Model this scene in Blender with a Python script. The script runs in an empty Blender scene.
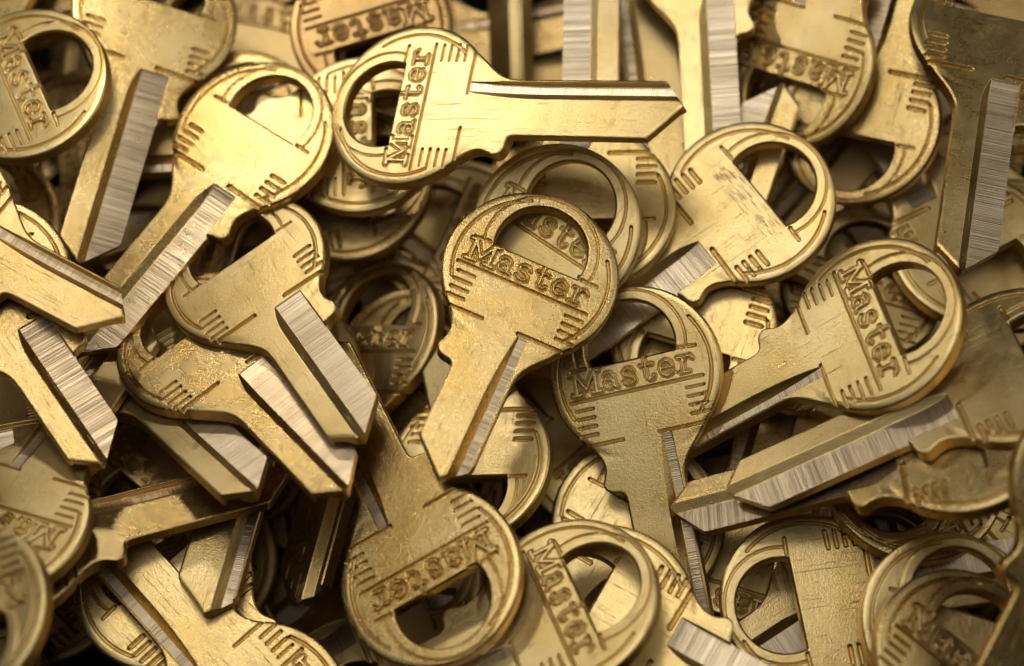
import bpy, math, random
import numpy as np
from mathutils import Matrix, Vector

scene = bpy.context.scene
COL = scene.collection
R0 = 1.2            # bow radius of one key, 1 unit = 1 cm
TH = 0.195          # key thickness in bow radii
TILT = math.radians(25)   # the camera leans 25 degrees from straight down

POSES = {
    'K1': ([0.43549, 0.8925, -0.11744, -0.81907, 0.44698, 0.35963, 0.37347, -0.06042, 0.92567], [-6.8484, 3.4891, -0.8184], 'L', 'key head cut off by the left edge near the top, its lettering running downward', 'brass keys heaped in the pile'),
    'K2': ([-0.93485, 0.19491, -0.29676, 0.27643, 0.9241, -0.26386, 0.22281, -0.3287, -0.91778], [-5.2314, 4.6389, -1.7778], 'L', 'plain-backed key in the top left corner, its pale milled blade pointing down and left', 'brass keys heaped in the pile'),
    'K3': ([-0.79303, 0.58819, 0.15853, 0.49768, 0.77564, -0.38821, -0.3513, -0.22896, -0.90783], [-3.6723, 2.7898, -1.1364], 'L', 'plain-backed key left of the level top key, its pale blade running down to the left', 'brass keys heaped in the pile'),
    'K4': ([0.18531, -0.90929, -0.37262, 0.94728, 0.06444, 0.31385, -0.26136, -0.41114, 0.8733], [-1.3916, 3.1302, -0.3943], 'L', 'key lying level across the upper middle, shiny lettered head left and blade tip pointing right', 'brass keys heaped in the pile'),
    'K5': ([0.0245, 0.99011, -0.13815, -0.96565, 0.0592, 0.25302, 0.2587, 0.1272, 0.95755], [-2.1714, 2.8434, -1.4168], 'L', "key head tucked half under the level top key, seen through that key's hole", 'brass keys heaped in the pile'),
    'K6': ([-0.24828, 0.9529, 0.17418, 0.91598, 0.28945, -0.27783, -0.31516, 0.09057, -0.94471], [-2.3673, 2.1736, -2.0677], 'L', "shaded key head just below the level top key's head, third down in that stack", 'brass keys heaped in the pile'),
    'K7': ([-0.95494, 0.29675, 0.00493, -0.29244, -0.94365, 0.15491, 0.05062, 0.14649, 0.98792], [-2.089, 4.5109, -2.1283], 'L', "brown tarnished key head at the top edge above the level key's head", 'brass keys heaped in the pile'),
    'K8a': ([0.61693, -0.02438, -0.78664, -0.01223, 0.9991, -0.04056, 0.78692, 0.03465, 0.61608], [-0.0651, 7.0081, -3.3078], 'L', 'narrow upright blade at the top edge, left of the two wide upright blades', 'brass keys heaped in the pile'),
    'K9': ([-0.98767, -0.02494, 0.15453, -0.05917, 0.97346, -0.22109, -0.14491, -0.22751, -0.96293], [2.7888, 5.8161, -2.1006], 'L', "upright key hanging from the top edge just right of the level key's tip", 'brass keys heaped in the pile'),
    'K10': ([-0.7839, -0.3317, -0.52486, 0.33918, -0.93683, 0.08548, -0.52006, -0.11101, 0.84688], [4.1679, 3.8584, -1.7498], 'L', 'upside down lettered key head at the top right, over another plain head', 'brass keys heaped in the pile'),
    'K11': ([0.88436, -0.27603, 0.37645, -0.25069, -0.96111, -0.11583, 0.39378, 0.00807, -0.91917], [5.0521, 3.038, -1.6373], 'L', 'plain-backed upside down key head behind the upside down lettered one, hole at its lower left', 'brass keys heaped in the pile'),
    'K12': ([-0.97451, 0.22153, -0.03542, 0.21495, 0.87678, -0.43019, -0.06424, -0.42684, -0.90204], [6.8469, 4.3003, -0.9733], 'L', 'large upright key down the top right edge with a broad pale milled blade', 'brass keys heaped in the pile'),
    'K13': ([0.80362, 0.55895, -0.20436, -0.55203, 0.8284, 0.095, 0.22239, 0.03647, 0.97427], [0.6141, 1.4309, -0.3807], 'S', 'lettered key directly behind the central key, seen above it and through its hole', 'brass keys heaped in the pile'),
    'K14': ([0.99307, -0.02648, 0.11451, 0.01171, -0.94714, -0.32061, 0.11695, 0.31973, -0.94026], [1.1198, 1.7365, -0.8574], 'L', 'plain-backed key third back behind the central key, its blade rising under the level key', 'brass keys heaped in the pile'),
    'K16': ([0.91788, 0.38903, 0.07843, -0.39117, 0.85352, 0.34424, 0.06698, -0.34665, 0.9356], [0.2423, 0.7682, 0.2876], 'S', 'lettered key at the very centre of the pile, head up and blade pointing down left', 'brass keys heaped in the pile'),
    'K17': ([-0.56734, 0.80004, 0.19511, 0.75564, 0.59995, -0.26281, -0.32732, -0.00167, -0.94491], [3.3536, 1.8247, -0.7911], 'P', 'plain-backed key right of centre with a rough bare panel under its hole', 'brass keys heaped in the pile'),
    'K18': ([0.23102, 0.79228, -0.56472, -0.81748, 0.4728, 0.3289, 0.52759, 0.38567, 0.75691], [4.7698, 0.0976, 1.073], 'L', 'lettered key at the right with sideways lettering, its narrow grooved blade pointing down left', 'brass keys heaped in the pile'),
    'K19': ([0.94562, -0.17955, -0.27122, 0.2202, 0.96708, 0.12753, 0.2394, -0.18032, 0.95403], [1.7064, -0.5515, -0.1373], 'L', 'upright lettered key right below the central key, blade pointing straight down', 'brass keys heaped in the pile'),
    'K20': ([-0.86645, 0.43155, -0.25105, -0.49887, -0.76831, 0.40103, -0.01982, 0.47271, 0.88099], [-1.0226, -3.1323, 1.5664], 'L', 'upside down lettered key at the bottom centre, blade rising up left under two crossed blades', 'brass keys heaped in the pile'),
    'K21': ([0.33585, 0.88713, -0.31656, -0.67422, 0.46111, 0.5769, 0.65775, 0.01968, 0.75298], [0.7135, -3.4526, 1.77], 'L', 'lettered key head cut by the bottom edge, just right of the upside down bottom key', 'brass keys heaped in the pile'),
    'K22': ([0.82812, 0.22355, -0.51404, 0.00753, 0.91252, 0.40897, 0.5605, -0.34255, 0.75399], [-2.0285, -0.0957, -1.5376], 'L', 'lettered key head turned half away in shadow, just left of the central key', 'brass keys heaped in the pile'),
    'K23': ([-0.81075, -0.52064, 0.26762, -0.57768, 0.6376, -0.50966, 0.09471, -0.5678, -0.8177], [-3.6806, 0.8512, -0.3447], 'M', 'plain-backed key left of centre, upper of two parallel ones with blades pointing down right', 'brass keys heaped in the pile'),
    'K24': ([-0.75731, -0.62979, 0.17278, -0.58853, 0.54349, -0.59854, 0.28305, -0.55496, -0.78224], [-4.2428, -0.1376, -0.0924], 'M', 'plain-backed key left of centre, lower of two parallel ones with blades pointing down right', 'brass keys heaped in the pile'),
    'K25': ([0.44917, -0.88378, 0.13105, 0.76485, 0.45618, 0.45487, -0.46179, -0.10408, 0.88086], [-7.892, 1.5671, 0.5159], 'S', 'blade jutting in from the left edge at mid height, groove along its upper side', 'brass keys heaped in the pile'),
    'K26': ([-0.79716, -0.58977, -0.12925, -0.51123, 0.77323, -0.37519, 0.32121, -0.23302, -0.91789], [-7.1193, 0.6991, 0.4729], 'S', 'blade from the left edge pointing down right, beneath the blade jutting in at mid height', 'brass keys heaped in the pile'),
    'K27': ([-0.93679, -0.34726, -0.04274, 0.21643, -0.67112, 0.70905, -0.27491, 0.65498, 0.70386], [-6.5649, -2.4869, 1.6428], 'L', 'upside down lettered head at the lower left edge, overlapped by the bottom left head', 'brass keys heaped in the pile'),
    'K28': ([-0.9293, 0.28218, -0.23826, -0.36333, -0.8142, 0.45284, -0.06621, 0.50739, 0.85917], [-6.7277, -3.4635, 2.7687], 'L', 'ring of a key head cut by the left edge in the bottom left corner', 'brass keys heaped in the pile'),
    'K29': ([-0.39323, -0.91655, 0.07286, 0.64906, -0.22059, 0.72805, -0.65122, 0.33359, 0.68164], [-6.6737, -2.8368, 1.397], 'L', 'sideways key at the lower left, blade rising gently right, notch on its underside', 'brass keys heaped in the pile'),
    'K30': ([-0.72861, 0.68481, 0.01274, -0.63687, -0.68422, 0.35531, 0.25204, 0.25077, 0.93466], [-3.2893, -4.9566, 1.2306], 'L', 'large key along the bottom left, blade pointing up left, head cut off below', 'brass keys heaped in the pile'),
    'K31': ([-0.7016, -0.71045, -0.05486, -0.64182, 0.66352, -0.38446, 0.30954, -0.23453, -0.92151], [-4.6918, -3.3906, 0.3449], 'L', "key head half hidden under the large bottom left key's grooved blade", 'brass keys heaped in the pile'),
    'K32': ([-0.7588, -0.62546, 0.18171, -0.52768, 0.4268, -0.73444, 0.3818, -0.65318, -0.6539], [-5.7427, -0.3461, -0.9516], 'L', "blade end showing below the lower parallel key's head, lying over the sideways key", 'brass keys heaped in the pile'),
    'K33': ([0.86195, 0.4787, -0.16703, -0.48509, 0.87446, 0.00285, 0.14742, 0.07857, 0.98595], [-1.3808, -0.529, -1.9173], 'L', "dark steep blade pointing down between the parallel keys' tips and the bottom centre key", 'brass keys heaped in the pile'),
    'K34': ([0.94212, -0.12731, 0.31017, 0.04532, -0.86826, -0.49404, 0.3322, 0.4795, -0.81223], [-0.5987, -1.8589, -0.1896], 'L', "shaded plain-backed key head below the central key's blade, right of its tip", 'brass keys heaped in the pile'),
    'K37': ([0.00939, 0.90843, 0.41793, 0.74234, 0.27369, -0.61158, -0.66996, 0.31598, -0.67179], [5.7919, -1.3303, 1.708], 'L', "steeply tilted key at the lower right, its pale tip touching the upright lettered key's blade", 'brass keys heaped in the pile'),
    'K38': ([-0.18962, 0.88579, 0.42358, 0.69839, 0.42491, -0.57593, -0.69014, 0.18661, -0.6992], [6.3984, -0.4369, 1.7364], 'L', "key at the right edge whose broad pale blade lies over the steeply tilted key's blade", 'brass keys heaped in the pile'),
    'K39': ([0.15034, -0.98853, 0.01423, -0.92236, -0.14543, -0.35792, 0.35588, 0.04068, -0.93365], [3.9459, -3.5633, 0.8465], 'L', 'plain-backed key head at the lower right with its hole on the left', 'brass keys heaped in the pile'),
    'K40': ([0.769, 0.59284, 0.23912, -0.63431, 0.66126, 0.40048, 0.0793, -0.45965, 0.88455], [5.6383, -4.1338, 2.1305], 'L', 'lettered key head at the bottom right, upper of two nested rings', 'brass keys heaped in the pile'),
    'K40b': ([-0.95493, 0.28981, -0.06416, 0.29452, 0.8982, -0.32634, -0.03695, -0.33052, -0.94307], [5.6574, -3.7569, 1.4809], 'L', 'key head at the bottom right, lower of two nested rings', 'brass keys heaped in the pile'),
    'K41': ([0.86887, 0.4837, 0.10536, -0.4925, 0.86615, 0.08499, -0.05015, -0.12574, 0.9908], [7.1738, -1.8628, 2.9166], 'L', 'key neck and blade cutting across the bottom right corner, nearest to the camera', 'brass keys heaped in the pile'),
    'K42': ([-0.40824, -0.9128, 0.01177, 0.80778, -0.35521, 0.47044, -0.42524, 0.20156, 0.88235], [5.3768, -1.9743, 0.4147], 'L', 'tilted key ring peeping out beneath the steeply tilted key at the lower right', 'brass keys heaped in the pile'),
    'K43': ([-0.90013, -0.3992, 0.17437, 0.42643, -0.72571, 0.53991, -0.08899, 0.56034, 0.82347], [-6.8738, -2.3738, -0.2369], 'L', 'blade tip pointing up between the left edge blades and the parallel keys', 'brass keys heaped in the pile'),
    'K44': ([-0.98009, -0.19548, -0.0347, -0.18088, 0.95124, -0.24986, 0.08185, -0.23861, -0.96766], [-7.8506, 1.5884, -1.9772], 'L', 'key head at the left edge, just above the blade jutting in at mid height', 'brass keys heaped in the pile'),
    'K46': ([0.96857, 0.24421, -0.04732, -0.23765, 0.96463, 0.11411, 0.07352, -0.09927, 0.99234], [-3.9888, 2.9851, -2.0805], 'L', 'thin crescent of a head behind the plain key head left of the level key', 'brass keys heaped in the pile'),
    'K47': ([0.31623, 0.94868, 0.0, 0.8796, -0.2932, -0.37461, -0.35538, 0.11846, -0.92718], [-7.3906, 5.4126, -3.0366], 'L', 'sliver of a key in the top left corner behind the lettered left edge head', 'brass keys heaped in the pile'),
    'K50': ([0.95543, 0.29505, 0.01027, -0.27559, 0.87886, 0.38942, 0.10587, -0.3749, 0.921], [5.0892, 0.6972, -1.5951], 'L', 'key head seen deep inside the hole of the right-hand sideways lettered key', 'brass keys heaped in the pile'),
    'K51': ([0.88208, 0.47111, -0.0, 0.4368, -0.81785, -0.37461, -0.17648, 0.33043, -0.92718], [6.6222, 1.1949, -1.3234], 'L', 'key head low down beside the left side of the large upright right edge blade', 'brass keys heaped in the pile'),
    'K53': ([0.91968, -0.34245, 0.19215, -0.27867, -0.91394, -0.29505, 0.27665, 0.21781, -0.93596], [2.5604, -0.0248, -0.8584], 'L', 'key whose pale tip points up at the hole of the upside down lettered head', 'brass keys heaped in the pile'),
    'K56': ([0.70838, -0.70582, -0.00361, 0.66036, 0.66093, 0.35652, -0.24925, -0.25494, 0.93428], [4.1155, -0.0158, -1.0088], 'L', 'small rim of a key head between the rough plain key and the sideways lettered key', 'brass keys heaped in the pile'),
    'K57': ([-0.94665, 0.31499, 0.0681, 0.27679, 0.90293, -0.32878, -0.16505, -0.29239, -0.94195], [2.571, -0.0357, -1.4032], 'L', 'key head beneath the upper right rim of the upright lettered key', 'brass keys heaped in the pile'),
    'K59': ([0.40943, -0.91021, -0.06235, 0.88931, 0.3829, 0.25004, -0.20371, -0.15782, 0.96623], [-0.8179, 1.431, -2.3595], 'L', "lettered strip of a deep key in the dark gap left of the central key's head", 'brass keys heaped in the pile'),
    'K60': ([-0.73201, 0.67853, 0.06137, -0.60546, -0.68918, 0.39806, 0.31239, 0.25422, 0.9153], [1.2878, -1.7774, -1.6122], 'L', "steeply tilted key in the gap left of the upright lettered key's neck", 'brass keys heaped in the pile'),
    'K61': ([-0.84447, 0.53121, 0.06851, 0.48105, 0.80846, -0.33911, -0.23552, -0.25341, -0.93825], [1.7416, -2.645, -0.2922], 'L', 'key seen through the hole of the lettered head at the bottom edge', 'brass keys heaped in the pile'),
    'K62': ([-0.50138, -0.86108, 0.08462, -0.81416, 0.43643, -0.38297, 0.29284, -0.26091, -0.91988], [1.1965, -3.6648, 1.2642], 'L', 'short pale blade at the bottom edge just right of the bottom lettered heads', 'brass keys heaped in the pile'),
    'K63': ([-0.9462, -0.31492, -0.07438, 0.27504, -0.9038, 0.32786, -0.17047, 0.28976, 0.94179], [2.8161, -3.7109, -0.3619], 'L', 'lettered key seen through the hole of the lower right plain head', 'brass keys heaped in the pile'),
    'K64': ([-0.54065, 0.84118, -0.01027, 0.78001, 0.49669, -0.38063, -0.31508, -0.2138, -0.92467], [4.8108, -3.3336, -0.147], 'L', 'blade crossing low inside the hole of the lower right plain head, above a lettered key', 'brass keys heaped in the pile'),
    'K68': ([-0.96785, -0.2479, 0.04246, -0.20477, 0.67867, -0.70532, 0.14603, -0.69134, -0.70762], [-7.3775, -0.8459, -0.2859], 'L', 'tilted key head at the left edge just above the upside down lettered head', 'brass keys heaped in the pile'),
    'K69': ([-0.7833, -0.61494, 0.09102, 0.55747, -0.63009, 0.54057, -0.27507, 0.47417, 0.83636], [-4.9861, -2.2422, -0.948], 'L', 'dark key head deep in the gap above the sideways key at the lower left', 'brass keys heaped in the pile'),
    'K70': ([-0.59739, -0.80189, -0.01016, -0.74369, 0.55869, -0.36714, 0.30008, -0.21176, -0.93011], [7.2706, -2.1425, 0.0572], 'L', 'key at the right edge low under the steeply tilted key, mostly hidden', 'brass keys heaped in the pile'),
    'K71': ([0.98551, 0.16808, 0.0226, -0.15025, 0.80348, 0.57605, 0.07867, -0.5711, 0.8171], [-3.3701, -0.4776, -1.1696], 'L', "blade tip pointing down onto the large bottom left key's neck", 'brass keys heaped in the pile'),
    'K72': ([-0.99311, 0.0968, -0.066, -0.11261, -0.94412, 0.30977, -0.03233, 0.31507, 0.94852], [2.2941, 1.8752, -1.8174], 'L', "deep key rising upright below the level key's tip, beside the upright top edge blade", 'brass keys heaped in the pile'),
    'K73': ([-0.51239, 0.85461, 0.0843, 0.79253, 0.50839, -0.33681, -0.3307, -0.10577, -0.93779], [7.3394, 1.1446, -1.9478], 'L', "deep key at the right edge beneath the large upright blade's tip", 'brass keys heaped in the pile'),
    'f00': ([-0.99966, -0.01324, -0.02241, 0.00199, -0.89745, 0.44111, -0.02595, 0.44092, 0.89717], [-7.4767, -5.0645, -0.04], 'L', 'shade-tinted brass key at the very bottom of the pile, seen only in fragments through gaps', 'keys buried deep in the pile'),
    'f07': ([-0.94969, 0.30214, -0.08245, -0.30969, -0.94521, 0.10334, -0.04671, 0.12367, 0.99122], [6.5123, -5.7464, -0.5099], 'L', 'shade-tinted brass key at the very bottom of the pile, seen only in fragments through gaps', 'keys buried deep in the pile'),
    'f10': ([0.73169, 0.67147, -0.11731, -0.61374, 0.72386, 0.31519, 0.29655, -0.15863, 0.94175], [-6.6287, -3.5458, -1.2418], 'L', 'shade-tinted brass key at the very bottom of the pile, seen only in fragments through gaps', 'keys buried deep in the pile'),
    'f11': ([0.95239, 0.29996, -0.05455, -0.27914, 0.92987, 0.23962, 0.1226, -0.21299, 0.96933], [-4.5872, -3.322, -1.4179], 'L', 'shade-tinted brass key at the very bottom of the pile, seen only in fragments through gaps', 'keys buried deep in the pile'),
    'f12': ([-0.41841, 0.86256, 0.28447, 0.68737, 0.50545, -0.52158, -0.59368, -0.0227, -0.80438], [-1.5757, -3.6998, -1.4381], 'L', 'shade-tinted brass key at the very bottom of the pile, seen only in fragments through gaps', 'keys buried deep in the pile'),
    'f13': ([0.79824, 0.55798, 0.22688, 0.59872, -0.77626, -0.19736, 0.06599, 0.29338, -0.95372], [0.3728, -4.211, -1.2224], 'L', 'shade-tinted brass key at the very bottom of the pile, seen only in fragments through gaps', 'keys buried deep in the pile'),
    'f14': ([0.1746, 0.97164, 0.1595, 0.96624, -0.1379, -0.21762, -0.18945, 0.19211, -0.96291], [2.024, -4.2312, -1.2553], 'L', 'shade-tinted brass key at the very bottom of the pile, seen only in fragments through gaps', 'keys buried deep in the pile'),
    'f16': ([0.30726, 0.945, -0.11213, 0.94687, -0.29182, 0.13522, 0.09506, -0.14772, -0.98445], [6.0793, -3.4484, -1.625], 'L', 'shade-tinted brass key at the very bottom of the pile, seen only in fragments through gaps', 'keys buried deep in the pile'),
    'f19': ([0.86568, -0.50059, -0.00324, 0.50006, 0.86443, 0.05194, -0.0232, -0.04658, 0.99865], [-5.447, -1.5882, -2.0145], 'L', 'shade-tinted brass key at the very bottom of the pile, seen only in fragments through gaps', 'keys buried deep in the pile'),
    'f20': ([0.48768, -0.87302, -0.00253, -0.86594, -0.48335, -0.12854, 0.111, 0.06487, -0.9917], [-4.1905, -1.772, -2.2868], 'L', 'shade-tinted brass key at the very bottom of the pile, seen only in fragments through gaps', 'keys buried deep in the pile'),
    'f21': ([-0.65205, 0.75554, 0.06312, 0.74958, 0.65492, -0.09595, -0.11384, -0.01525, -0.99338], [-1.2977, -2.2485, -2.4657], 'L', 'shade-tinted brass key at the very bottom of the pile, seen only in fragments through gaps', 'keys buried deep in the pile'),
    'f22': ([-0.09903, -0.94447, -0.31334, 0.95068, -0.18281, 0.25057, -0.29393, -0.27307, 0.91599], [0.3372, -2.4376, -2.4174], 'L', 'shade-tinted brass key at the very bottom of the pile, seen only in fragments through gaps', 'keys buried deep in the pile'),
    'f28': ([0.98447, -0.15946, -0.07346, 0.16781, 0.97764, 0.12672, 0.05161, -0.13708, 0.98921], [-4.0701, 0.6334, -3.04], 'L', 'shade-tinted brass key at the very bottom of the pile, seen only in fragments through gaps', 'keys buried deep in the pile'),
    'f29': ([0.1405, -0.97619, 0.16524, -0.97827, -0.16259, -0.12869, 0.1525, -0.14357, -0.97782], [-2.0647, 0.1271, -2.954], 'L', 'shade-tinted brass key at the very bottom of the pile, seen only in fragments through gaps', 'keys buried deep in the pile'),
    'f30': ([-0.58919, 0.79663, -0.13501, -0.80777, -0.57684, 0.12149, 0.01891, 0.18064, 0.98337], [-0.0481, 0.6254, -2.9204], 'L', 'shade-tinted brass key at the very bottom of the pile, seen only in fragments through gaps', 'keys buried deep in the pile'),
    'f31': ([-0.75244, -0.65197, -0.09364, 0.63699, -0.75645, 0.14841, -0.16759, 0.05202, 0.98448], [2.9664, 0.1426, -2.7129], 'L', 'shade-tinted brass key at the very bottom of the pile, seen only in fragments through gaps', 'keys buried deep in the pile'),
    'f33': ([0.78881, 0.60178, -0.12505, 0.58112, -0.79647, -0.16712, -0.20017, 0.05915, -0.97797], [7.1992, -0.4043, -2.9639], 'L', 'shade-tinted brass key at the very bottom of the pile, seen only in fragments through gaps', 'keys buried deep in the pile'),
    'f34': ([-0.6055, 0.79567, 0.01634, -0.77701, -0.59549, 0.20408, 0.17211, 0.11087, 0.97882], [9.4242, 0.6013, -2.6948], 'L', 'shade-tinted brass key at the very bottom of the pile, seen only in fragments through gaps', 'keys buried deep in the pile'),
    'f35': ([-0.87813, 0.451, 0.15967, 0.40357, 0.8775, -0.2591, -0.25696, -0.16308, -0.95256], [-8.4882, 2.3296, -3.5277], 'L', 'shade-tinted brass key at the very bottom of the pile, seen only in fragments through gaps', 'keys buried deep in the pile'),
    'f36': ([-0.16732, -0.96451, -0.20427, 0.94349, -0.21677, 0.25068, -0.28606, -0.15078, 0.94627], [-6.9034, 2.8806, -3.6158], 'L', 'shade-tinted brass key at the very bottom of the pile, seen only in fragments through gaps', 'keys buried deep in the pile'),
    'f37': ([-0.03377, 0.99404, 0.10365, 0.96522, 0.05934, -0.25461, -0.25924, 0.09145, -0.96147], [-4.4412, 1.9953, -3.6157], 'L', 'shade-tinted brass key at the very bottom of the pile, seen only in fragments through gaps', 'keys buried deep in the pile'),
    'f38': ([-0.68247, -0.72565, 0.08755, -0.72719, 0.66205, -0.18134, 0.07362, -0.18743, -0.97952], [-1.7027, 2.1714, -3.5924], 'L', 'shade-tinted brass key at the very bottom of the pile, seen only in fragments through gaps', 'keys buried deep in the pile'),
    'f39': ([-0.14698, 0.98595, 0.07932, 0.96067, 0.16139, -0.22598, -0.23561, 0.04298, -0.9709], [0.6016, 1.8896, -3.62], 'L', 'shade-tinted brass key at the very bottom of the pile, seen only in fragments through gaps', 'keys buried deep in the pile'),
    'f40': ([-0.84176, -0.53802, -0.04434, -0.53265, 0.8411, -0.09404, 0.08789, -0.05554, -0.99458], [3.6365, 1.9261, -3.2584], 'L', 'shade-tinted brass key at the very bottom of the pile, seen only in fragments through gaps', 'keys buried deep in the pile'),
    'f41': ([0.57767, -0.81152, 0.08795, -0.8118, -0.58242, -0.04198, 0.08529, -0.04715, -0.99524], [4.5152, 1.7119, -3.554], 'L', 'shade-tinted brass key at the very bottom of the pile, seen only in fragments through gaps', 'keys buried deep in the pile'),
    'f42': ([-0.17084, 0.97539, -0.13937, -0.98175, -0.15651, 0.10807, 0.08359, 0.15528, 0.98433], [7.6265, 2.0088, -3.4186], 'L', 'shade-tinted brass key at the very bottom of the pile, seen only in fragments through gaps', 'keys buried deep in the pile'),
    'f44': ([0.26753, -0.96351, 0.00827, -0.92902, -0.26021, -0.26308, 0.25563, 0.0627, -0.96474], [-8.8205, 4.9775, -3.9974], 'L', 'shade-tinted brass key at the very bottom of the pile, seen only in fragments through gaps', 'keys buried deep in the pile'),
    'f45': ([0.45502, -0.86146, 0.2255, -0.78951, -0.5074, -0.34528, 0.41186, -0.02093, -0.91101], [-6.8095, 4.9026, -4.4969], 'L', 'shade-tinted brass key at the very bottom of the pile, seen only in fragments through gaps', 'keys buried deep in the pile'),
    'f46': ([0.95194, 0.24735, -0.18065, -0.2254, 0.96506, 0.13362, 0.20739, -0.08648, 0.97443], [-3.7774, 5.0787, -4.3211], 'L', 'shade-tinted brass key at the very bottom of the pile, seen only in fragments through gaps', 'keys buried deep in the pile'),
    'f47': ([-0.16924, -0.97485, -0.145, 0.97154, -0.18975, 0.14177, -0.16571, -0.11688, 0.97922], [-1.7048, 4.4016, -4.259], 'L', 'shade-tinted brass key at the very bottom of the pile, seen only in fragments through gaps', 'keys buried deep in the pile'),
    'f48': ([0.95594, -0.29357, 0.00153, -0.29224, -0.95206, -0.09048, 0.02802, 0.08605, -0.9959], [0.9486, 3.833, -4.211], 'L', 'shade-tinted brass key at the very bottom of the pile, seen only in fragments through gaps', 'keys buried deep in the pile'),
    'f49': ([0.22243, -0.97262, 0.06742, 0.97489, 0.22264, -0.00451, -0.01062, 0.06673, 0.99771], [3.6379, 4.0211, -3.5992], 'L', 'shade-tinted brass key at the very bottom of the pile, seen only in fragments through gaps', 'keys buried deep in the pile'),
    'f51': ([0.34674, 0.93796, -0.00293, 0.92596, -0.3428, -0.15838, -0.14955, 0.0522, -0.98737], [8.325, 4.8543, -4.2622], 'L', 'shade-tinted brass key at the very bottom of the pile, seen only in fragments through gaps', 'keys buried deep in the pile'),
    'f54': ([-0.97426, 0.07599, 0.21222, -0.00605, 0.93231, -0.3616, -0.22534, -0.35358, -0.90786], [-6.9111, 6.6275, -5.4701], 'L', 'shade-tinted brass key at the very bottom of the pile, seen only in fragments through gaps', 'keys buried deep in the pile'),
    'f55': ([0.73061, 0.6467, -0.21905, -0.6085, 0.76223, 0.22076, 0.30973, -0.028, 0.95041], [-3.942, 6.4084, -4.8566], 'L', 'shade-tinted brass key at the very bottom of the pile, seen only in fragments through gaps', 'keys buried deep in the pile'),
    'f72': ([-0.78455, 0.61848, -0.04423, -0.6153, -0.76774, 0.17882, 0.07664, 0.1675, 0.98289], [3.8102, -3.0737, -2.99], 'L', 'shade-tinted brass key at the very bottom of the pile, seen only in fragments through gaps', 'keys buried deep in the pile'),
    'f81': ([0.27651, -0.94592, -0.16966, -0.9547, -0.25018, -0.16111, 0.10995, 0.20653, -0.97224], [-8.9545, 2.6195, -4.7478], 'L', 'shade-tinted brass key at the very bottom of the pile, seen only in fragments through gaps', 'keys buried deep in the pile'),
    'f82': ([-0.89072, 0.43174, 0.1422, 0.33914, 0.8395, -0.42453, -0.30266, -0.32991, -0.89418], [-6.3647, 1.8223, -4.931], 'L', 'shade-tinted brass key at the very bottom of the pile, seen only in fragments through gaps', 'keys buried deep in the pile'),
}

# ------------------------------------------------------------------ materials
def new_mat(name):
    m = bpy.data.materials.new(name); m.use_nodes = True
    nt = m.node_tree; nt.nodes.clear()
    return m, nt.nodes, nt.links

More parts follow.
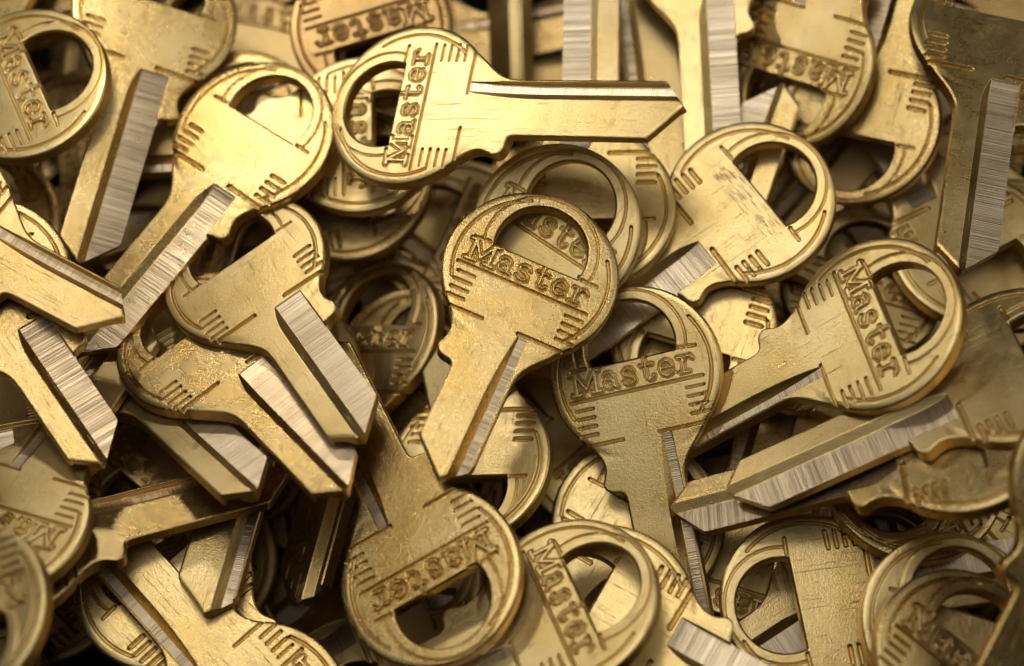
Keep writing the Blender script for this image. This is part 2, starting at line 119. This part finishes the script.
def brass_material(name, col_a, col_b, stain, rough, grain=1.0, edge=False, milled=False):
    m, N, L = new_mat(name)
    out = N.new('ShaderNodeOutputMaterial'); bs = N.new('ShaderNodeBsdfPrincipled')
    L.new(bs.outputs[0], out.inputs[0]); bs.inputs['Metallic'].default_value = 1.0
    tc = N.new('ShaderNodeTexCoord'); oinf = N.new('ShaderNodeObjectInfo'); sep = N.new('ShaderNodeSeparateColor')
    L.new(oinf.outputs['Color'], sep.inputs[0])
    RND, WEAR_SHADE = sep.outputs[0], sep.outputs[1]      # one value per key, the same on all its parts
    def noise(scale, detail=3, rough_=.55, vec=None, dist=0.0):
        n = N.new('ShaderNodeTexNoise'); n.noise_dimensions = '4D'
        n.inputs['Scale'].default_value = scale; n.inputs['Detail'].default_value = detail
        n.inputs['Roughness'].default_value = rough_; n.inputs['Distortion'].default_value = dist
        L.new(vec or tc.outputs['Object'], n.inputs['Vector'])
        mu = N.new('ShaderNodeMath'); mu.operation = 'MULTIPLY'; mu.inputs[1].default_value = 37.0
        L.new(RND, mu.inputs[0]); L.new(mu.outputs[0], n.inputs['W'])
        return n.outputs['Fac']
    def ramp(fac, p0, p1, c0=(0,0,0,1), c1=(1,1,1,1)):
        r = N.new('ShaderNodeValToRGB'); e = r.color_ramp.elements
        e[0].position = p0; e[1].position = p1; e[0].color = c0; e[1].color = c1
        L.new(fac, r.inputs[0]); return r.outputs[0]
    def mix(fac, a, b):
        x = N.new('ShaderNodeMix'); x.data_type = 'RGBA'
        for sock, v in ((x.inputs[0], fac), (x.inputs[6], a), (x.inputs[7], b)):
            if isinstance(v, (tuple, float)): sock.default_value = v
            else: L.new(v, sock)
        return x.outputs[2]
    def math_(op, a, b):
        x = N.new('ShaderNodeMath'); x.operation = op
        for sock, v in zip(x.inputs, (a, b)):
            if isinstance(v, (int, float)): sock.default_value = v
            else: L.new(v, sock)
        return x.outputs[0]
    tone = noise(1.1, 4, .6)
    base = mix(ramp(tone, .38, .64), col_a, col_b)
    # every key its own age: some bright, some browned
    age = N.new('ShaderNodeValToRGB'); e = age.color_ramp.elements
    e[0].position = 0; e[0].color = (.74, .68, .59, 1); e[1].position = 1; e[1].color = (1, 1, 1, 1)
    L.new(RND, age.inputs[0])
    mm = N.new('ShaderNodeMix'); mm.data_type = 'RGBA'; mm.blend_type = 'MULTIPLY'; mm.inputs[0].default_value = 1
    L.new(base, mm.inputs[6]); L.new(age.outputs[0], mm.inputs[7])
    spots = ramp(noise(3.2, 5, .7, dist=.6), .58, .74)
    specks = ramp(noise(26, 2, .6), .64, .74)
    st = math_('MULTIPLY', math_('MAXIMUM', math_('MULTIPLY', spots, 1.0), math_('MULTIPLY', specks, .45)), .0 if milled else .55)
    colr = mix(st, mm.outputs[2], stain)
    colr = mix(WEAR_SHADE, colr, (.24, .13, .045, 1))  # brown of tarnish; on the buried keys it paints the shade of the gaps
    if milled:
        mp = N.new('ShaderNodeMapping'); mp.inputs['Scale'].default_value = (.09, 44, 1)
        L.new(tc.outputs['Object'], mp.inputs[0])
        lines = noise(1.6, 2, .6, vec=mp.outputs[0])
        band = ramp(lines, .38, .50, (.36, .30, .22, 1), (1, 1, 1, 1))
        m2 = N.new('ShaderNodeMix'); m2.data_type = 'RGBA'; m2.blend_type = 'MULTIPLY'; m2.inputs[0].default_value = .6
        L.new(colr, m2.inputs[6]); L.new(band, m2.inputs[7]); colr = m2.outputs[2]
    L.new(colr, bs.inputs['Base Color'])
    ro = math_('ADD', math_('MULTIPLY', tone, .22), rough - .11)
    ro = math_('ADD', ro, math_('MULTIPLY', math_('SUBTRACT', RND, .5), .10))
    ro = math_('ADD', ro, math_('MULTIPLY', st, .08))
    ro = math_('ADD', ro, math_('MULTIPLY', ramp(noise(2.3, 4, .65, dist=1.2), .5, .7), .09))
    L.new(ro, bs.inputs['Roughness'])
    b1 = N.new('ShaderNodeBump'); b1.inputs['Distance'].default_value = .0088
    if milled:
        b1.inputs['Strength'].default_value = .55; L.new(lines, b1.inputs['Height'])
        b1.inputs['Distance'].default_value = .02
        L.new(b1.outputs[0], bs.inputs['Normal'])
    else:
        g = noise(56, 2, .7)
        b1.inputs['Strength'].default_value = .62 * grain; L.new(g, b1.inputs['Height'])
        if edge:
            mp = N.new('ShaderNodeMapping'); mp.inputs['Scale'].default_value = (30, 30, 2.5)
            L.new(tc.outputs['Object'], mp.inputs[0]); g2 = noise(1, 2, .6, vec=mp.outputs[0])
            dist = .03
        else:
            g2 = noise(7, 2, .5); dist = .008
        b2 = N.new('ShaderNodeBump'); b2.inputs['Strength'].default_value = .45 if edge else .15; b2.inputs['Distance'].default_value = dist
        L.new(g2, b2.inputs['Height']); L.new(b1.outputs[0], b2.inputs['Normal'])
        # fine scratches
        mp = N.new('ShaderNodeMapping'); mp.inputs['Rotation'].default_value = (0, 0, .7); mp.inputs['Scale'].default_value = (60, 1.2, 1)
        L.new(tc.outputs['Object'], mp.inputs[0])
        sc1 = ramp(noise(1.0, 2, .5, vec=mp.outputs[0], dist=.3), .67, .71)
        mp2 = N.new('ShaderNodeMapping'); mp2.inputs['Rotation'].default_value = (0, 0, -1.1); mp2.inputs['Scale'].default_value = (45, 1.0, 1)
        L.new(tc.outputs['Object'], mp2.inputs[0])
        sc2 = ramp(noise(1.3, 2, .5, vec=mp2.outputs[0], dist=.5), .68, .72)
        sc = math_('MAXIMUM', sc1, sc2)
        b3 = N.new('ShaderNodeBump'); b3.inputs['Strength'].default_value = .5; b3.inputs['Distance'].default_value = .010; b3.invert = True
        L.new(sc, b3.inputs['Height']); L.new(b2.outputs[0], b3.inputs['Normal'])
        L.new(b3.outputs[0], bs.inputs['Normal'])
    return m

BRASS = brass_material('tumbled_brass', (.63, .45, .172, 1), (.75, .58, .28, 1), (.22, .12, .045, 1), .29)
EDGE = brass_material('cut_brass_edge', (.70, .46, .125, 1), (.76, .54, .20, 1), (.22, .11, .03, 1), .34, .7, edge=True)
MILLED = brass_material('milled_face', (.71, .575, .385, 1), (.80, .67, .48, 1), (.3, .2, .1, 1), .34, milled=True)

# ------------------------------------------------------------------ key outline
def seg_dist(X, Y, a, b):
    ax, ay = a; bx, by = b
    dx, dy = bx - ax, by - ay
    t = np.clip(((X - ax) * dx + (Y - ay) * dy) / (dx * dx + dy * dy + 1e-12), 0, 1)
    return np.hypot(X - ax - t * dx, Y - ay - t * dy)

def poly_dist(X, Y, pts):
    d = np.full(X.shape, 9.0)
    for a, b in zip(pts[:-1], pts[1:]):
        d = np.minimum(d, seg_dist(X, Y, a, b))
    return d

def catmull(P, n=6):
    out = []
    P = [P[0]] + P + [P[-1]]
    for i in range(1, len(P) - 2):
        p0, p1, p2, p3 = map(np.array, P[i - 1:i + 3])
        for t in np.linspace(0, 1, n, endpoint=False):
            out.append(tuple(.5 * ((2 * p1) + (-p0 + p2) * t + (2 * p0 - 5 * p1 + 4 * p2 - p3) * t * t + (-p0 + 3 * p1 - 3 * p2 + p3) * t ** 3)))
    out.append(P[-2]); return out

def key_outline(e):
    arc = [(math.cos(a), math.sin(a)) for a in np.radians(np.linspace(-47, 226, 110))]
    left = catmull([arc[-1], (-.62, -.81), (-.565, -.92), (-.55, -1.02), (-.575, -1.11), (-.605, -1.18), (-.585, -1.255), (-.515, -1.30), (-.43, -1.315), (-.385, -1.35), (-.37, -1.42)])
    tip = [(-.37, -2.95 + e), (-.355, -2.98 + e), (0.0, -3.315 + e), (.03, -3.33 + e), (.06, -3.315 + e), (.315, -3.10 + e), (.325, -3.07 + e)]
    right = catmull([(.325, -1.36), (.34, -1.22), (.39, -1.10), (.48, -.975), (.59, -.845), arc[0]])
    return arc + left[1:] + tip + right[:-1] + [arc[0]]

def winding(X, Y, pts):
    ins = np.zeros(X.shape, bool)
    for (x1, y1), (x2, y2) in zip(pts[:-1], pts[1:]):
        if y1 == y2: continue
        c = ((y1 > Y) != (y2 > Y)) & (X < (x2 - x1) * (Y - y1) / (y2 - y1) + x1)
        ins ^= c
    return ins

HC, HR, HY = .31, .525, .16          # hole: centre height, radius, level of its flat side
def hole_sd(X, Y):                    # positive inside the hole
    return np.minimum(HR - np.hypot(X, Y - HC), Y - HY)

def solid_sd(X, Y, pts):              # positive inside the metal
    d = poly_dist(X, Y, pts); s = np.where(winding(X, Y, pts), d, -d)
    return np.minimum(s, -hole_sd(X, Y)), s

# ------------------------------------------------------------------ lettering strokes (key units)
def letters():
    B = -.125; out = []
    def put(x0, s, w, *lines):
        for ln in lines: out.append(([(x0 + a * s, B + b * s) for a, b in ln], w))
    put(-.755, 1.0, .026, [(.055, 0), (.055, .245), (.17, .05), (.285, .245), (.285, 0)], [(.005, 0), (.105, 0)], [(.235, 0), (.335, 0)], [(.005, .245), (.07, .245)], [(.27, .245), (.335, .245)])
    circ = lambda cx, cy, r, a0=0, a1=360, n=14: [(cx + r * math.cos(math.radians(a0 + (a1 - a0) * i / n)), cy + r * math.sin(math.radians(a0 + (a1 - a0) * i / n))) for i in range(n + 1)]
    put(-.385, 1.12, .019, circ(.07, .05, .047), [(.025, .135), (.05, .16), (.09, .16), (.12, .13), (.12, .015), (.15, 0)])
    put(-.155, 1.12, .019, [(.125, .125), (.10, .158), (.055, .16), (.025, .135), (.03, .10), (.075, .08), (.12, .06), (.13, .03), (.10, 0), (.05, 0), (.015, .03)])
    put(.065, 1.12, .019, [(.06, .225), (.06, .035), (.08, .003), (.115, .003), (.135, .03)], [(.01, .155), (.13, .155)])
    put(.275, 1.12, .019, [(.035, .085), (.145, .085), (.135, .135), (.09, .162), (.045, .145), (.02, .085), (.035, .025), (.085, 0), (.145, .03)])
    put(.515, 1.12, .019, [(.045, .155), (.045, 0)], [(.0, 0), (.095, 0)], [(.0, .155), (.045, .155)], [(.045, .10), (.08, .15), (.125, .16), (.15, .125)])
    return out

def groove(d, w, dep):                # a rounded engraved line
    return -dep * np.clip(1 - (d / w) ** 2, 0, 1) ** .7

def common_marks(X, Y, front):
    h = np.zeros(X.shape); r = np.hypot(X, Y); ang = np.degrees(np.arctan2(Y, X))
    # ring line round the hole, between the two bars
    rh = np.hypot(X, Y - HC)
    h += np.where(Y > .17, groove(np.abs(rh - .652), .017, .028), 0)
    h += np.where(Y > .17, .012 * np.exp(-((rh - .60) / .03) ** 2), 0)
    for s in (-1, 1):
        h = np.minimum(h, groove(seg_dist(X, Y, (s * .56, .165), (s * .74, .155)), .022, .04))
        for yt in (-.305, -.405, -.505, -.605):
            xo = .755; w = .0195 if front else .027
            h = np.minimum(h, groove(seg_dist(X, Y, (s * (xo - .20), yt), (s * xo, yt)), w, .04))
    # crescents near the rim
    def arcd(a0, a1, rad):
        pts = [(rad * math.cos(math.radians(a)), rad * math.sin(math.radians(a))) for a in np.linspace(a0, a1, 18)]
        return poly_dist(X, Y, pts)
    for a0, a1 in (((112, 206), (-42, 34)) if front else ((68, -26), (138, 222))):
        d = arcd(a0, a1, .885)
        h = np.minimum(h, groove(d, .020, .038))
        h += .014 * np.exp(-(arcd(a0, a1, .835) / .022) ** 2)
    return h

def front_height(X, Y, sd, e):
    h = common_marks(X, Y, True)
    for a, b in (((-.80, -.2), (.76, -.2)), ((-.70, -.725), (-.28, -.725)), ((.15, -.725), (.67, -.725))):
        h = np.minimum(h, groove(seg_dist(X, Y, a, b), .020, .045))
    for pts, w in letters():
        pass
    dl = np.full(X.shape, 9.0)
    for pts, w in letters():
        dl = np.minimum(dl, poly_dist(X, Y, pts) - w)
    h = np.minimum(h, groove(np.abs(dl - .002), .013, .026)) 
    h += np.where(dl < -.004, .016, 0)
    h = edges(h, X, Y, sd)
    # milled keyway
    ramp = .075 * (1 - np.clip(1 - (-.745 - Y) / .95, 0, 1) ** 2) + .012
    g = -ramp + np.maximum(0, .175 - X) * .95 + np.maximum(0, X - .285) * 9
    reg = (Y < -.745)
    return np.where(reg & (g < h), g, h), reg & (g < h - 1e-4) & (X > .175) & (X < .285)

PANEL = [.12]      # how rough the bare panel under the hole is
def back_height(X, Y, sd, e):
    h = common_marks(X, Y, False)
    for a, b in (((.22, -.69), (.70, -.69)), ((-.2, -.695), (-.69, -.715))):
        h = np.minimum(h, groove(seg_dist(X, Y, a, b), .03, .05))
    # worn, pressed panel below the hole
    rs = np.random.RandomState(3); g = rs.rand(60, 30)
    def vn(u, v):
        i0 = np.clip(np.floor(u).astype(int), 0, 58); j0 = np.clip(np.floor(v).astype(int), 0, 28)
        fu = np.clip(u - i0, 0, 1); fv = np.clip(v - j0, 0, 1); fu = fu * fu * (3 - 2 * fu); fv = fv * fv * (3 - 2 * fv)
        return (g[i0, j0] * (1 - fu) + g[i0 + 1, j0] * fu) * (1 - fv) + (g[i0, j0 + 1] * (1 - fu) + g[i0 + 1, j0 + 1] * fu) * fv
    win = np.clip((.62 - np.abs(X)) / .12, 0, 1) * np.clip((.17 - np.abs(Y + .005)) / .05, 0, 1)
    h += win * PANEL[0] * (.009 * (vn((X + 1.1) * 9 + 4 * (Y + 1.1), (Y + .3) * 42) - .5) - .002)
    h = edges(h, X, Y, sd)
    ramp = .075 * (1 - np.clip(1 - (-.765 - Y) / .38, 0, 1) ** 2) * .82 + .0135
    g = -ramp + np.maximum(0, X + .035) * .78 + np.where(Y > -1.33, np.maximum(0, -.365 - X) * 9, 0)
    reg = (Y < -.765)
    return np.where(reg & (g < h), g, h), reg & (g < h - 1e-4) & (X < -.035) & ((Y < -1.33) | (X > -.365))

def edges(h, X, Y, sd):
    r = np.hypot(X, Y)
    bow = np.clip((Y + .95) / .25, 0, 1)
    rim = np.clip(1 - (1 - r) / .075, 0, 1)
    h = h - .014 * bow * rim ** 1.8
    hd = -hole_sd(X, Y)
    h = h - .016 * np.clip(1 - hd / .028, 0, 1) ** 1.5
    h = h - .013 * np.clip(1 - sd / .022, 0, 1) ** 1.5
    return h

def smooth_bow(h, X, Y):
    return h

# ------------------------------------------------------------------ mesh of one key, split into its parts
def build_key_meshes(e):
    pts = key_outline(e)
    hx = .0058
    xs = np.arange(-1.02, 1.0201, hx)
    ys = np.concatenate([np.arange(1.02, -.80, -hx), np.arange(-.80, -1.45, -.012), np.arange(-1.45, -3.36 + e, -.022)])
    X, Y = np.meshgrid(xs, ys)
    sd, sout = solid_sd(X, Y, pts)
    Xc = (X[1:, 1:] + X[:-1, :-1]) / 2; Yc = (Y[1:, 1:] + Y[:-1, :-1]) / 2
    sc, _ = solid_sd(Xc, Yc, pts)
    keep = sc > 0
    # boundary vertices slide onto the outline
    cnt = np.zeros(X.shape, int)
    for a, b in ((0, 0), (0, 1), (1, 0), (1, 1)):
        cnt[a:a + keep.shape[0], b:b + keep.shape[1]] += keep
    bnd = (cnt > 0) & (cnt < 4)
    bx, by = X[bnd].copy(), Y[bnd].copy()
    for _ in range(3):
        s0 = solid_sd(bx, by, pts)[0]; q = 1e-3
        gx = (solid_sd(bx + q, by, pts)[0] - solid_sd(bx - q, by, pts)[0]) / (2 * q)
        gy = (solid_sd(bx, by + q, pts)[0] - solid_sd(bx, by - q, pts)[0]) / (2 * q)
        gn = np.maximum(np.hypot(gx, gy), .5) ** 2
        bx -= np.clip(s0 * gx / gn, -.02, .02); by -= np.clip(s0 * gy / gn, -.02, .02)
    X[bnd] = bx; Y[bnd] = by
    sd, _ = solid_sd(X, Y, pts); sd = np.maximum(sd, 0)
    Zf, mf = front_height(X, Y, sd, e); Zb, mb = back_height(X, Y, sd, e)
    Zf = Zf + TH / 2; Zb = -(Zb + TH / 2)
    nI, nJ = X.shape
    idx = np.arange(nI * nJ).reshape(nI, nJ)
    I, J = np.nonzero(keep)
    quads = np.stack([idx[I, J], idx[I + 1, J], idx[I + 1, J + 1], idx[I, J + 1]], 1)
    qy = Y.ravel()[quads].mean(1)
    def region(mask):
        return mask.ravel()[quads].sum(1) >= 3
    isf, isb = region(mf), region(mb)
    # boundary edges in order (directed, metal on the left)
    E = np.concatenate([quads[:, [0, 1]], quads[:, [1, 2]], quads[:, [2, 3]], quads[:, [3, 0]]])
    key = {}
    for a, b in E.tolist(): key[(a, b)] = 1
    be = np.array([(a, b) for (a, b) in key if (b, a) not in key])
    P = np.stack([X.ravel(), Y.ravel()], 1)
    def make(name, fronts, backs, walls, wall_in=None):
        vs = []; fs = []; mats = []; off = 0
        def add(q, Z, flip):
            nonlocal off
            if not len(q): return
            u, inv = np.unique(q, return_inverse=True); inv = inv.reshape(q.shape)
            V = np.c_[P[u], Z.ravel()[u]]; vs.append(V)
            f = inv + off; fs.append(f[:, ::-1] if flip else f); off += len(u)
        add(quads[fronts], Zf, False); n1 = sum(len(f) for f in fs)
        add(quads[backs], Zb, True); n2 = sum(len(f) for f in fs)
        if len(walls):
            w = be[walls]; u, inv = np.unique(w, return_inverse=True); inv = inv.reshape(w.shape)
            zf = Zf.ravel()[u]; zb = Zb.ravel()[u]; k = len(u)
            Vs = [np.c_[P[u], zf], np.c_[P[u], zb]]
            vs.append(np.concatenate(Vs))
            fs.append(np.stack([inv[:, 0], inv[:, 0] + k, inv[:, 1] + k, inv[:, 1]], 1) + off)
            off += 2 * k
        V = np.concatenate(vs) * R0; Fq = np.concatenate(fs)
        me = bpy.data.meshes.new(name)
        me.vertices.add(len(V)); me.vertices.foreach_set('co', V.ravel())
        me.loops.add(len(Fq) * 4); me.loops.foreach_set('vertex_index', Fq.ravel().astype(np.int32))
        me.polygons.add(len(Fq)); me.polygons.foreach_set('loop_start', np.arange(0, len(Fq) * 4, 4, dtype=np.int32))
        me.polygons.foreach_set('use_smooth', np.ones(len(Fq), bool))
        mi = np.zeros(len(Fq), np.int32)
        mi[n2:] = 1
        me.materials.append(BRASS); me.materials.append(EDGE)
        me.polygons.foreach_set('material_index', mi)
        me.update(calc_edges=True); me.validate()
        return me
    SPLIT = -1.04
    up = qy > SPLIT
    wy = P[be].mean(1)[:, 1] > SPLIT
    none = np.zeros(len(quads), bool)
    bow = make('bow', up & ~isf, up & ~isb, wy)
    blade = make('blade', ~up & ~isf, ~up & ~isb, ~wy)
    empty_w = np.zeros(len(be), bool)
    def floor(name, fr, bk):
        me = make(name, fr, bk, np.zeros(0, int))
        me.materials.clear(); me.materials.append(MILLED); return me
    gf = floor('milled_groove', isf, none); gb = floor('milled_groove', none, isb)
    return bow, blade, gf, gb

MESH = {'L': build_key_meshes(0.0), 'M': build_key_meshes(.45), 'S': build_key_meshes(.73)}

PANEL[0] = 1.1
MESH['P'] = build_key_meshes(0.0)

CAM2W = Matrix.Rotation(TILT, 4, 'X')
def place_key(Rm, p, variant, label, group=None, category='key', rnd_=.5, wear_shade=0.0):
    root = bpy.data.objects.new('key', None); COL.objects.link(root)
    root.empty_display_size = .3
    M = Matrix([list(Rm[0]) + [p[0]], list(Rm[1]) + [p[1]], list(Rm[2]) + [p[2]], [0, 0, 0, 1]])
    root.matrix_world = CAM2W @ M
    root['label'] = label; root['category'] = category
    if group: root['group'] = group
    bow, blade, gf, gb = MESH[variant]
    def part(nm, me, par):
        o = bpy.data.objects.new(nm, me); COL.objects.link(o); o.parent = par
        o.color = (rnd_, wear_shade, 0, 1); return o
    part('bow', bow, root); b = part('blade', blade, root)
    part('milled_groove', gf, b); part('milled_groove', gb, b)
    return root

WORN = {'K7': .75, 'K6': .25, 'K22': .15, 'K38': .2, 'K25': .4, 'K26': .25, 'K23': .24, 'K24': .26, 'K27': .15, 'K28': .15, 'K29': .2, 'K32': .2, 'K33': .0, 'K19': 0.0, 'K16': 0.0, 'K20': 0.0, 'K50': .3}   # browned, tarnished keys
ROOT = {}
for nm, (R9, p, var, label, group) in POSES.items():
    Rm = [R9[0:3], R9[3:6], R9[6:9]]
    random.seed(nm + 'k')
    ROOT[nm] = place_key(Rm, p, var, label, group, rnd_=random.random(), wear_shade=WORN.get(nm, .50 if nm[0] == 'f' else random.choice((0, 0, .05, .12))))  # buried keys are coloured darker to deepen the shade in the gaps

# ------------------------------------------------------------------ what the pile rests on
gm, N, L = new_mat('dark_tray')
out = N.new('ShaderNodeOutputMaterial'); bs = N.new('ShaderNodeBsdfPrincipled'); L.new(bs.outputs[0], out.inputs[0])
nz = N.new('ShaderNodeTexNoise'); nz.inputs['Scale'].default_value = 2.5
cr = N.new('ShaderNodeValToRGB'); cr.color_ramp.elements[0].color = (.002, .0012, .0008, 1); cr.color_ramp.elements[1].color = (.006, .004, .002, 1)
L.new(nz.outputs['Fac'], cr.inputs[0]); L.new(cr.outputs[0], bs.inputs['Base Color']); bs.inputs['Roughness'].default_value = .9; bs.inputs['Specular IOR Level'].default_value = .05
me = bpy.data.meshes.new('tray_surface')
s = 60; zt = -6.5
me.from_pydata([(-s, -s, zt), (s, -s, zt), (s, s, zt), (-s, s, zt)], [], [(0, 1, 2, 3)])
me.materials.append(gm)
g = bpy.data.objects.new('table_surface', me); COL.objects.link(g); g['kind'] = 'structure'

# ------------------------------------------------------------------ light
w = bpy.data.worlds.new('World'); scene.world = w; w.use_nodes = True
bg = w.node_tree.nodes['Background']; bg.inputs[0].default_value = (1.0, .84, .62, 1); bg.inputs[1].default_value = .018

def lamp(name, direction, dist, sx, sy, power, col, aim=(0, 0, 0)):
    l = bpy.data.lights.new(name, 'AREA'); l.shape = 'RECTANGLE'; l.size = sx; l.size_y = sy
    l.energy = power; l.color = col
    o = bpy.data.objects.new(name, l); COL.objects.link(o)
    d = CAM2W.to_3x3() @ Vector(direction).normalized()
    o.location = d * dist
    o.rotation_euler = (o.location - CAM2W.to_3x3() @ Vector(aim)).to_track_quat('Z', 'Y').to_euler()
    return o
lamp('broad_light', (-.20, .47, .86), 36, 34, 27, 3300, (1, .98, .93))  # broad soft main lamp, high and slightly left, out of view
lamp('added_core_light', (-.12, .60, .79), 36, 8, 6, 2500, (1, .98, .93))  # small unseen lamp added for crisper shadows and grain
lamp('added_hot_lamp', (-6.3, 9.1, 3.6), 11.67, 1.1, 1.1, 280, (1, .97, .90), (-1, 3.2, -.6))  # small unseen lamp added to burn out the level key's head
lamp('fill_light', (.66, .40, .62), 38, 18, 22, 2000, (1, .96, .88))
lamp('side_light', (-.75, .62, .1), 34, 20, 12, 650, (1, .94, .82))

# ------------------------------------------------------------------ camera
cam = bpy.data.cameras.new('camera'); co = bpy.data.objects.new('camera', cam); COL.objects.link(co)
co.matrix_world = CAM2W @ Matrix.Translation((0, 0, 25))
cam.sensor_width = 36; cam.lens = 36 * 1828.5 / 1024
cam.clip_start = .5; cam.clip_end = 500
cam.dof.use_dof = True; cam.dof.focus_distance = 24.7; cam.dof.aperture_fstop = .10
scene.camera = co
scene.view_settings.view_transform = 'Standard'; scene.view_settings.look = 'None'
scene.view_settings.exposure = 0; scene.view_settings.gamma = 1
scene.cycles.use_denoising = True
scene.cycles.max_bounces = 8; scene.cycles.glossy_bounces = 6
scene.cycles.sample_clamp_indirect = 6
